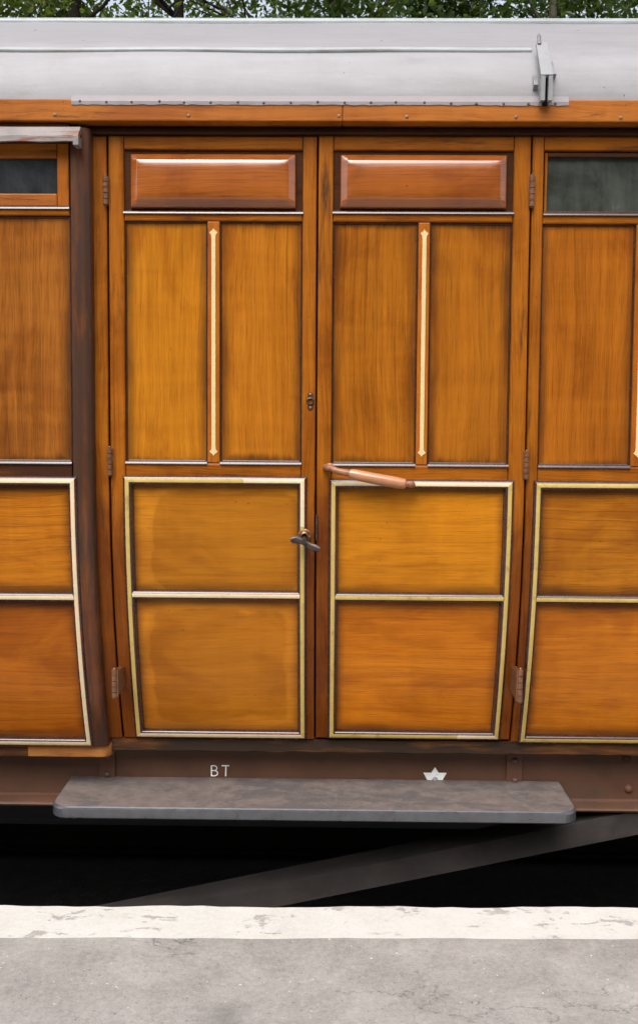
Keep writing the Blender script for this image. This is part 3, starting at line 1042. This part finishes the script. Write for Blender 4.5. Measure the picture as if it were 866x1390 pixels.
for k, (zz0, zz1, l_, d_) in enumerate(((bzm, bzt, (.46, .160, .009), (.22, .064, .005)), (bzb, bzm, (.58, .180, .013), (.34, .090, .007)))):
    _, r = panel(rs, bx + .012, XRF, zz0 + .011, zz1 - .011, 'teak_side_lower_panel_%d' % k, 0, 'X', l_, d_, seed=75 + k * 4, edge=.016, stain=1.0)
    rims.append(r)
me = bmesh.new()
for r in rims:
    tm = bpy.data.meshes.new('t'); r.to_mesh(tm); r.free(); me.from_mesh(tm); bpy.data.meshes.remove(tm)
obj('panel_bead', me, M['quirk'], rs)
frame_bars(rs, bx, None, bzt, bzm, bzb, 0, ('gold', None, 'gold', 'gold', 'gold'))
spear(rs, 870, 867.5, 309, 622, .0015)
# window
bm = bmesh.new()
gx0 = wx(741.5, 250, .02); gz0, gz1 = wz(cpx, 287.5, .02), wz(cpx, 214.5, .02)
e = .010
board(bm, xi + .004, gx0, zv0 + .005, zv1 - .004, .010, .024, .003, 0)
board(bm, gx0, XRF, zv0 + .005, gz0, .0105, .024, .003, 1)
board(bm, gx0, XRF, gz1, zv1 - .004, .0105, .024, .003, 1)
obj('window_sash', bm, [M['stile'], M['rail_dark']], rs)
bm = bmesh.new()
box(bm, xi - .004, XRF, .026, .031, zv0 - .004, zv1 + .004)
obj('window_pane', bm, M['glass_green'], rs)

# ---- sill under the doors
bm = bmesh.new()
zs0, zs1_ = wz(433, 1021, 0), wz(433, 1004.5, 0)
ys = S(zs0)
rows = []
n = 160
for i in range(n + 1):
    x = xpost + .002 + (XR - xpost) * i / n
    j, k = random.uniform(-.0018, .0018), random.uniform(-.0012, .0012)
    rows.append([(x, .3, zs1_ + .001), (x, ys - .006 + k, zs1_ + .001), (x, ys - .012 + k, zs1_ - .003 + k), (x, ys - .013 + k, zs0 + .006 + j), (x, ys - .008 + j, zs0 + j), (x, .3, zs0)])
grid(bm, rows, 0, True)
for r in (rows[0], rows[-1]): bm.faces.new([bm.verts.new(p) for p in r])
obj('sill', bm, M['sill'], carriage, False)

# ---- underframe
YS = .27
bm = bmesh.new()
box(bm, XL, XR, YS, YS + .012, .090, zs0 + .01)                # web
rows = []
for x in (XL, XR):
    rows.append([(x, YS + .012, .079), (x, YS + .012, .100), (x, YS - .0005, .106), (x, YS - .010, .100), (x, YS - .055, .0975), (x, YS - .063, .0955), (x, YS - .066, .090), (x, YS - .062, .083), (x, YS - .05, .079)])
grid(bm, rows, 0, True)
for x in (-3.2, 3.2, 4.5):                                   # cross members behind
    box(bm, x, x + .08, YS + .012, YB - .27, .05, .28)
box(bm, XL, XR, YB - .27, YB - .25, .05, .32)
box(bm, XL, XR, YC - .3, YC - .28, -.25, .30)
sole = obj('solebar', bm, M['solebar'], carriage)
bm = bmesh.new()
for px, py in ((850.5, 1030.5), (853, 1071.5)):
    x, z = W(px, py, YS - .006, False)
    bm = bmesh.new(); dome(bm, (x, YS, z), .0155, .012); obj('rivet', bm, M['solebar'], sole, True)
x, z = W(216, 1021.5, YS - .02, False)

# white BT lettering and white star
bm = bmesh.new()


def stroke(bm, pts, w):
    for (a, c) in zip(pts, pts[1:]):
        ax, az = a; bx_, bz_ = c
        dx, dz = bx_ - ax, bz_ - az
        l = math.hypot(dx, dz); nx_, nz_ = -dz / l * w / 2, dx / l * w / 2
        ex, ez = dx / l * w * .3, dz / l * w * .3
        k = len(bm.faces)
        prism(bm, [(ax - ex + nx_, az - ez + nz_), (bx_ + ex + nx_, bz_ + ez + nz_), (bx_ + ex - nx_, bz_ + ez - nz_), (ax - ex - nx_, az - ez - nz_)], YS - .0012 - .00004 * k / 5, YS + .002)


LP = lambda px, py: W(px, py, YS, False)
x0, zt_ = LP(287.3, 1039.3); x1, zb_ = LP(296, 1053)
zm_ = (zt_ + zb_) / 2 + .001
r_ = (zt_ - zm_) / 2; r2 = (zm_ - zb_) / 2
wd = x1 - x0
up = [(x0, zt_)] + [(x0 + wd * .45 + wd * .40 * math.cos(a), zm_ + r_ + r_ * math.sin(a)) for a in [math.pi / 2 - math.pi * k / 8 for k in range(9)]] + [(x0, zm_)]
lo = [(x0, zm_)] + [(x0 + wd * .45 + wd * .52 * math.cos(a), zb_ + r2 + r2 * math.sin(a)) for a in [math.pi / 2 - math.pi * k / 8 for k in range(9)]] + [(x0, zb_)]
stroke(bm, [(x0, zt_), (x0, zb_)], .0045)
stroke(bm, up, .0034); stroke(bm, lo, .0034)
stroke(bm, [LP(301.5, 1039.2), LP(311, 1039.2)], .0040)
stroke(bm, [LP(307, 1040), LP(306.6, 1053)], .0045)
obj('lettering', bm, M['white'], sole)
bm = bmesh.new()
sx, sz = LP(590, 1058)
pp = 1260 / 3.36
pts = [(sx + a / pp, sz + c / pp) for a, c in ((0, 17), (5, 9.3), (15.6, 9.3), (9.3, -2.5), (12, -14), (0, -8), (-12, -14), (-9.3, -2.5), (-15.6, 9.3), (-5, 9.3))]
prism(bm, pts, YS - .0015, YS + .002)
obj('star_mark', bm, M['white'], sole)
bm = bmesh.new(); dome(bm, (sx, YS - .001, sz), .0105, .010); obj('rivet', bm, M['bracket'], sole, True)

# diagonal truss angle below the solebar
bm = bmesh.new()
YT = .22
a0, a1 = W(260, 1223, YT, False), W(743, 1125.5, YT, False)
sl = (a1[1] - a0[1]) / (a1[0] - a0[0])
q0, q1 = -1.6, 2.6
za = lambda x: a0[1] + sl * (x - a0[0])
hgt = .086
rows = []
for x in (q0, q1):
    z = za(x)
    rows.append([(x, YT, z), (x, YT, z - hgt), (x, YT + .011, z - hgt), (x, YT + .011, z - .011), (x, YT + .11, z - .011), (x, YT + .11, z), (x, YT + .004, z + .0005)])
grid(bm, rows, 0, True)
for r in rows: bm.faces.new([bm.verts.new(p) for p in r])
obj('truss_bar', bm, M['truss'], carriage)

# footboard with its two straps
ZF = .170
c0, c1 = onz(70.5, 1094.5, ZF), onz(784, 1104, ZF)
b0, b1 = onz(96, 1053, ZF), onz(761, 1062, ZF)
fx0, fx1 = (c0.x + b0.x) / 2 - .003, (c1.x + b1.x) / 2 + .003
yf = (c0.y + c1.y) / 2
th = .041
pl = [(fx0, YS - .004), (fx1, YS - .004)]
rad = .055
for k in range(9):
    a = math.pi / 2 * k / 8
    pl.append((fx1 - rad + rad * math.cos(a), yf + rad - rad * math.sin(a)))
for k in range(9):
    a = math.pi / 2 * k / 8
    pl.append((fx0 + rad - rad * math.sin(a), yf + rad - rad * math.cos(a)))
bm = bmesh.new()
cxm, cym = (fx0 + fx1) / 2, (yf + YS) / 2


def ring(ins, z):
    out = []
    for x, y in pl:
        out.append((x + (ins if x < fx0 + .1 else (-ins if x > fx1 - .1 else 0)) * (1 if abs(x - cxm) > (fx1 - fx0) / 2 - .06 else 0), y + (ins if y < yf + .06 else 0), z))
    return out


rws = [ring(.004, ZF - th), ring(.0, ZF - th + .005), ring(.0, ZF - .008), ring(.002, ZF - .003), ring(.006, ZF), ]
vs = grid(bm, rws, lambda i: 1, True)
bm.faces.new(vs[-1]).material_index = 0
bm.faces.new(vs[0]).material_index = 1
bmesh.ops.triangulate(bm, faces=[f for f in bm.faces if len(f.verts) > 4])
fb = obj('footboard', bm, [M['board'], M['board_edge']], carriage)
for (pa, pb_, ya, yb2, b1_, b2_) in ((135, 156.5, 1017, 1060, (146, 1027.5), (145.5, 1052)), (687.5, 708, 1020, 1066, (699, 1034), (699, 1060.5))):
    bm = bmesh.new()
    x0, z1 = W(pa, ya, YS - .012, False); x1, z0 = W(pb_, yb2, YS - .012, False)
    box(bm, x0, x1, YS - .012, YS, ZF - .002, zs0 + .005, .0015)
    box(bm, x0, x1, yf + .06, YS - .012, ZF - th - .013, ZF - th - .001, .0015)
    br = obj('strap_bracket', bm, M['solebar'], fb)
    for k, (bx_, by_) in enumerate((b1_, b2_)):
        x, z = W(bx_, by_, YS - .018, False)
        bm = bmesh.new(); dome(bm, (x, YS - .0115, z), .0125, .010); obj('bolt', bm, M['iron'], fb, True)

# ------------------------------------------------------------------ platform, track, ground
e0, e1 = onz(0, 1227.5, 0), onz(866, 1229.5, 0)
w0, w1 = onz(0, 1273, 0), onz(866, 1274.5, 0)


def along(a, b, x): return a.y + (b.y - a.y) * (x - a.x) / (b.x - a.x)


def stone(name, base, lo, hi, flake=None, sc=5.0):
    m, nt, b = newmat(name)
    n = nt.noise(nt.coords((0, 0, 0)), sc, 8, .66)
    n2 = nt.noise(nt.coords((3, 3, 0)), 60, 5, .7)
    n4 = nt.noise(nt.coords((1, 9, 0)), 190, 3, .6)
    g = nt.math('ADD', nt.math('ADD', nt.math('MULTIPLY', n, .42), nt.math('MULTIPLY', n2, .34)), nt.math('MULTIPLY', n4, .24))
    c = nt.ramp(g, [(.36, lo), (.5, base), (.64, hi)])
    h = n2
    if flake:
        f1 = nt.noise(nt.coords((7, 1, 0), (1, 2.2, 1)), 7.0, 9, .72, .5)
        f2 = nt.noise(nt.coords((1, 8, 0)), 26.0, 5, .7)
        ff = nt.math('ADD', nt.math('MULTIPLY', f1, .75), nt.math('MULTIPLY', f2, .25))
        fm = nt.maprange(ff, .560, .590, 0, .9)
        c = nt.mix(fm, c, flake)
        st = nt.noise(nt.coords((4, 4, 0), (1, 3, 1)), 9.0, 6, .6)
        c = nt.mix(nt.maprange(st, .5, .75, 0, .35), c, (.47, .43, .35))
        h = nt.math('SUBTRACT', n2, nt.math('MULTIPLY', fm, .8))
    else:
        p = nt.noise(nt.coords((6, 6, 0)), 90, 2, .5)
        c = nt.mix(nt.maprange(p, .66, .72, 0, .6), c, (.10, .09, .085))
        p2 = nt.noise(nt.coords((16, 6, 0)), 70, 2, .5)
        c = nt.mix(nt.maprange(p2, .71, .75, 0, .7), c, tuple(min(.8, x * 1.8) for x in hi))
        cr = nt.noise(nt.coords((3, 1, 0), (1, 1.6, 1)), 1.6, 8, .62, .3)
        ck = nt.math('ABSOLUTE', nt.math('SUBTRACT', cr, .5))
        ckm = nt.math('MULTIPLY', nt.maprange(ck, .0, .0035, .75, 0), nt.maprange(nt.noise(nt.coords((9, 9, 0)), 1.3, 2), .48, .58))
        c = nt.mix(ckm, c, (.05, .045, .04))
        stn = nt.noise(nt.coords((2, 7, 0), (1, 1.4, 1)), 3.2, 7, .65)
        c = nt.mix(nt.maprange(stn, .54, .70, 0, .35), c, tuple(x * .55 for x in lo))
        h = nt.math('SUBTRACT', n2, nt.math('MULTIPLY', ckm, 1.5))
    setp(nt, b, Base_Color=c, Roughness=.85, Specular_IOR_Level=.25)
    nt.l.new(nt.bump(h, .45, .004), b.inputs['Normal'])
    return m


MC = stone('platform_concrete', (.265, .250, .234), (.180, .167, .155), (.36, .345, .325))
MW = stone('worn_white_edge', (.50, .492, .462), (.43, .418, .380), (.55, .545, .525), (.30, .28, .26))
bm = bmesh.new()
n = 300
xsr = [-8 + 16 * i / n for i in range(n + 1)]
rows_w = []
for x in xsr:
    j = random.uniform(-.003, .003) + .003 * math.sin(x * 11)
    ye = along(e0, e1, x) + j
    yw = along(w0, w1, x) + random.uniform(-.0012, .0012) + .0022 * math.sin(x * 7.3) + .0016 * math.sin(x * 19 + 1)
    rows_w.append([(x, ye + .002, -.95), (x, ye, -.03), (x, ye - .002, -.008), (x, ye - .010, 0), (x, yw, 0)])
grid(bm, rows_w)
we = obj('platform_edge', bm, MW); tag(we, kind='structure')
bm = bmesh.new()
rows = []
for x, r in zip(xsr, rows_w):
    rows.append([(x, r[-1][1], 0), (x, -4.5, 0), (x, -9.0, 0), (x, -9.0, -.9)])
grid(bm, rows)
pf = obj('platform', bm, MC); tag(pf, kind='structure')

MB = stone('sooty_ballast', (.022, .019, .017), (.010, .009, .008), (.035, .030, .027), None, 14)
bm = bmesh.new()
box(bm, -12, 12, -.6, 3.1, -1.2, -.95)
tb = obj('track_bed', bm, MB); tag(tb, kind='structure')
bm = bmesh.new()
for y in (.63, 2.07):
    for (y0, y1, z0, z1) in ((y - .035, y + .035, -.835, -.80), (y - .01, y + .01, -.93, -.835), (y - .06, y + .06, -.948, -.93)):
        box(bm, -12, 12, y0, y1, z0, z1)
trk = obj('track', bm, M['truss']); tag(trk, kind='structure')

MG = stone('rough_ground', (.045, .055, .022), (.025, .032, .012), (.075, .08, .036), None, 1.5)
bm = bmesh.new()
g0 = bmesh.ops.create_grid(bm, x_segments=4, y_segments=4, size=900)
for v in bm.verts: v.co.z = -1.25
gr = obj('ground', bm, MG); tag(gr, kind='structure')


def bank(name, prof, xr, seed):
    rnd = random.Random(seed)
    bm = bmesh.new()
    rows = []
    for i in range(61):
        x = -xr + 2 * xr * i / 60
        rows.append([(x, y + rnd.uniform(-.1, .1) * k, z + rnd.uniform(-.25, .25) * k) for k, (y, z) in ((0 if q < 2 else 1, p) for q, p in enumerate(prof))])
    grid(bm, rows)
    o = obj(name, bm, MG, None, True)
    tag(o, kind='structure')
    return o


MWALL = stone('dark_stone', (.06, .055, .05), (.035, .032, .03), (.09, .085, .08), None, 3)
bm = bmesh.new(); box(bm, -30, 30, 3.1, 3.5, -1.3, .25, .02)
rw = obj('light_block_wall', bm, MWALL); tag(rw, 'unseen wall added beyond the track to keep light out from under the carriage', 'wall')  # unseen wall, added to block light reaching under the carriage from behind
bank('embankment', [(3.5, .15), (3.6, .15), (6, .9), (9, 1.2), (14, 1.6), (30, 2.0), (60, 2.0)], 40, 3)
bank('dark_reflection_slope', [(-9.0, -.9), (-9.1, .2), (-11, 1.6), (-13, 4.2), (-16, 8.0), (-20, 12.0), (-26, 15), (-60, 15)], 40, 4)  # unseen slope added behind the camera so the varnish reflects something dark

# ------------------------------------------------------------------ trees behind the carriage


def leaf_mat(name, a, c):
    m, nt, b = newmat(name)
    n = nt.noise(nt.coords((0, 0, 0)), 1.3, 3, .6)
    n2 = nt.noise(nt.coords((5, 0, 0)), 14, 3, .6)
    g = nt.math('ADD', nt.math('MULTIPLY', n, .5), nt.math('MULTIPLY', n2, .5))
    col = nt.ramp(g, [(.33, a), (.67, c)])
    setp(nt, b, Base_Color=col, Roughness=.42, Specular_IOR_Level=.5)
    tr = nt.node('ShaderNodeBsdfTranslucent')
    nt.put(tr.inputs['Color'], nt.mix(.5, col, (.16, .22, .02)))
    ms = nt.node('ShaderNodeMixShader', in_0=.5)
    nt.l.new(b.outputs[0], ms.inputs[1]); nt.l.new(tr.outputs[0], ms.inputs[2])
    nt.l.new(ms.outputs[0], nt.n['Material Output'].inputs['Surface'])
    return m


LEAF = [leaf_mat('leaves_mid_green', (.030, .060, .012), (.10, .17, .030)), leaf_mat('leaves_dark_green', (.020, .045, .012), (.075, .125, .035)),
        leaf_mat('leaves_yellow_green', (.045, .07, .010), (.15, .19, .026))]
BARK = [paint('dark_bark', (.030, .022, .017), .4, 8, .85, .2, (.012, .01, .008), .7, (20, 20, 3), bump=.8),
        paint('pale_bark', (.13, .115, .085), .3, 8, .85, .2, (.05, .045, .035), .7, (16, 16, 4), bump=.8)]


def leaves(bm, centre, rx, rz, n, size, rnd, clumps=26):
    cl = []
    for _ in range(clumps):
        while True:
            v = Vector((rnd.uniform(-1, 1), rnd.uniform(-1, 1), rnd.uniform(-1, 1)))
            if v.length < 1: break
        cl.append((Vector((v.x * rx, v.y * rx, v.z * rz)) + centre, rnd.uniform(.45, 1.0)))
    for _ in range(n):
        c, r = rnd.choice(cl)
        p = c + Vector((rnd.gauss(0, .55), rnd.gauss(0, .55), rnd.gauss(0, .42))) * r
        s = size * rnd.uniform(.6, 1.35)
        q = Euler((rnd.gauss(0, .7), rnd.gauss(0, .7), rnd.uniform(0, 6.28))).to_matrix()
        a, b2 = q @ Vector((s, 0, 0)), q @ Vector((0, s * .46, 0))
        up = q @ Vector((0, 0, s * .12))
        vs = [bm.verts.new(p - a), bm.verts.new(p + b2 - up), bm.verts.new(p + a), bm.verts.new(p - b2 - up)]
        bm.faces.new((vs[0], vs[1], vs[2])); bm.faces.new((vs[0], vs[2], vs[3]))


def tree(x, y, h, r0, label, leaf, bark, seed, lean=0.0, nl=6500, size=.075, fork=False):
    rnd = random.Random(seed)
    z0 = .9 if y < 9 else 1.25
    t = empty('tree', (x, y, z0))
    tag(t, label, 'tree', 'trees behind the carriage')
    bm = bmesh.new()
    pts, rad = [], []
    n = 12
    for i in range(n + 1):
        s = i / n
        pts.append((lean * s * h * .55 + .12 * math.sin(s * 5 + seed), .1 * math.sin(s * 4 + seed * 2), s * h * .92 - .3))
        rad.append(r0 * (1.25 - .25 * min(1, s * 6)) * (1 - .82 * s))
    tube(bm, pts, rad, 12)
    limbs = []
    for k in range(13):
        s = .34 + .058 * k + rnd.uniform(-.015, .015)
        i = min(n - 1, int(s * n)); b0 = Vector(pts[i])
        a = rnd.uniform(0, 6.28) if k % 2 else rnd.choice((0, math.pi)) + rnd.uniform(-.5, .5)
        L = h * (.30 - .14 * s) * rnd.uniform(.8, 1.25)
        d = Vector((math.cos(a), math.sin(a) * .8, rnd.uniform(.45, 1.0))).normalized()
        lp = [b0 + d * L * q + Vector((0, 0, .25 * L * q * q)) + Vector((rnd.gauss(0, .06), rnd.gauss(0, .06), 0)) * q * 3 for q in (0, .25, .5, .75, 1)]
        rr = rad[i] * .5
        tube(bm, lp, [rr, rr * .75, rr * .55, rr * .35, rr * .12], 7)
        for m_ in range(3):
            q = rnd.uniform(.35, .9); st = lp[0] + (lp[-1] - lp[0]) * q
            d2 = (d + Vector((rnd.gauss(0, .7), rnd.gauss(0, .7), rnd.gauss(.1, .5)))).normalized()
            tube(bm, [st, st + d2 * L * .22, st + d2 * L * .42 + Vector((0, 0, .05))], [rr * .3, rr * .2, rr * .07], 5)
    obj('trunk', bm, BARK[bark], t, True)
    bm = bmesh.new()
    leaves(bm, Vector((lean * h * .35, 0, h * .62)), h * .26, h * .36, nl, size, rnd)
    obj('crown', bm, LEAF[leaf], t)


TREES = [(-5.6, 10.5, 9.5, .17, 'thick dark trunked tree at the far left edge above the roof', 0, 0, 0.0),
         (-4.9, 8.6, 8.5, .13, 'slim dark tree second from the left above the grey roof', 0, 0, .02),
         (-3.75, 9.5, 9.2, .15, 'leaning dark tree left of the bright gap in the leaves', 2, 0, .09),
         (-2.1, 10.5, 10, .16, 'dark forked tree right of the bright gap in the leaves', 0, 0, -.05),
         (-.15, 9.3, 9.6, .17, 'dark trunked tree above the middle of the double doors', 0, 0, .02),
         (1.5, 10.0, 9.4, .14, 'dense dark green tree above the right hand door', 1, 0, -.04),
         (2.75, 8.8, 9.0, .12, 'pale barked tree above the bracket on the roof', 1, 1, .01),
         (4.6, 9.6, 9.4, .15, 'yellow green tree at the far right edge above the roof', 2, 0, .04)]
for k, (x, y, h, r0, lab, lf, bk, ln) in enumerate(TREES):
    tree(x, y, h, r0, lab, lf, bk, 20 + k, ln, nl=(7500 if x < 0 else 12500), size=.056)
bm = bmesh.new()
rnd = random.Random(5)
for k in range(9):
    leaves(bm, Vector((-9 + k * 2.3, 15.5 + rnd.uniform(-1, 1), 7.2 + rnd.uniform(-.8, .8))), 2.3, 3.6, 2600 if k < 4 else 5200, .085, rnd, 22)
wd = obj('woodland', bm, LEAF[1]); tag(wd, 'mass of green leaves far behind the row of trees', 'woodland', None, 'stuff')

# ------------------------------------------------------------------ light
world = bpy.data.worlds.new('World'); scene.world = world; world.use_nodes = True
nt = world.node_tree
bg = nt.nodes['Background']
sky = nt.nodes.new('ShaderNodeTexSky'); sky.sky_type = 'NISHITA'; sky.sun_disc = False
SE, SA = R(56), R(196)      # elevation; compass rotation
sky.sun_elevation = SE; sky.sun_rotation = SA
sky.air_density = 1.0; sky.dust_density = 4.0; sky.ozone_density = 1.0
hs = nt.nodes.new('ShaderNodeHueSaturation'); hs.inputs['Saturation'].default_value = .42
nt.links.new(sky.outputs[0], hs.inputs['Color']); nt.links.new(hs.outputs[0], bg.inputs[0])
bg.inputs[1].default_value = .15
sd = bpy.data.lights.new('sun', 'SUN'); sun = bpy.data.objects.new('sun', sd); COL.objects.link(sun)
sd.energy = 1.2; sd.angle = R(48); sd.color = (1, .975, .94)
dirs = Vector((math.sin(SA) * math.cos(SE), math.cos(SA) * math.cos(SE), math.sin(SE)))
sun.rotation_euler = dirs.to_track_quat('Z', 'Y').to_euler()
sun.location = (0, -4, 12)

vs_ = scene.view_settings
scene.display_settings.display_device = 'sRGB'
vs_.view_transform = 'Standard'; vs_.look = 'None'; vs_.gamma = 1; vs_.exposure = 0.95
vs_.use_curve_mapping = False
scene.cycles.max_bounces = 6
scene.cycles.use_denoising = True
scene.cycles.denoising_prefilter = 'NONE'
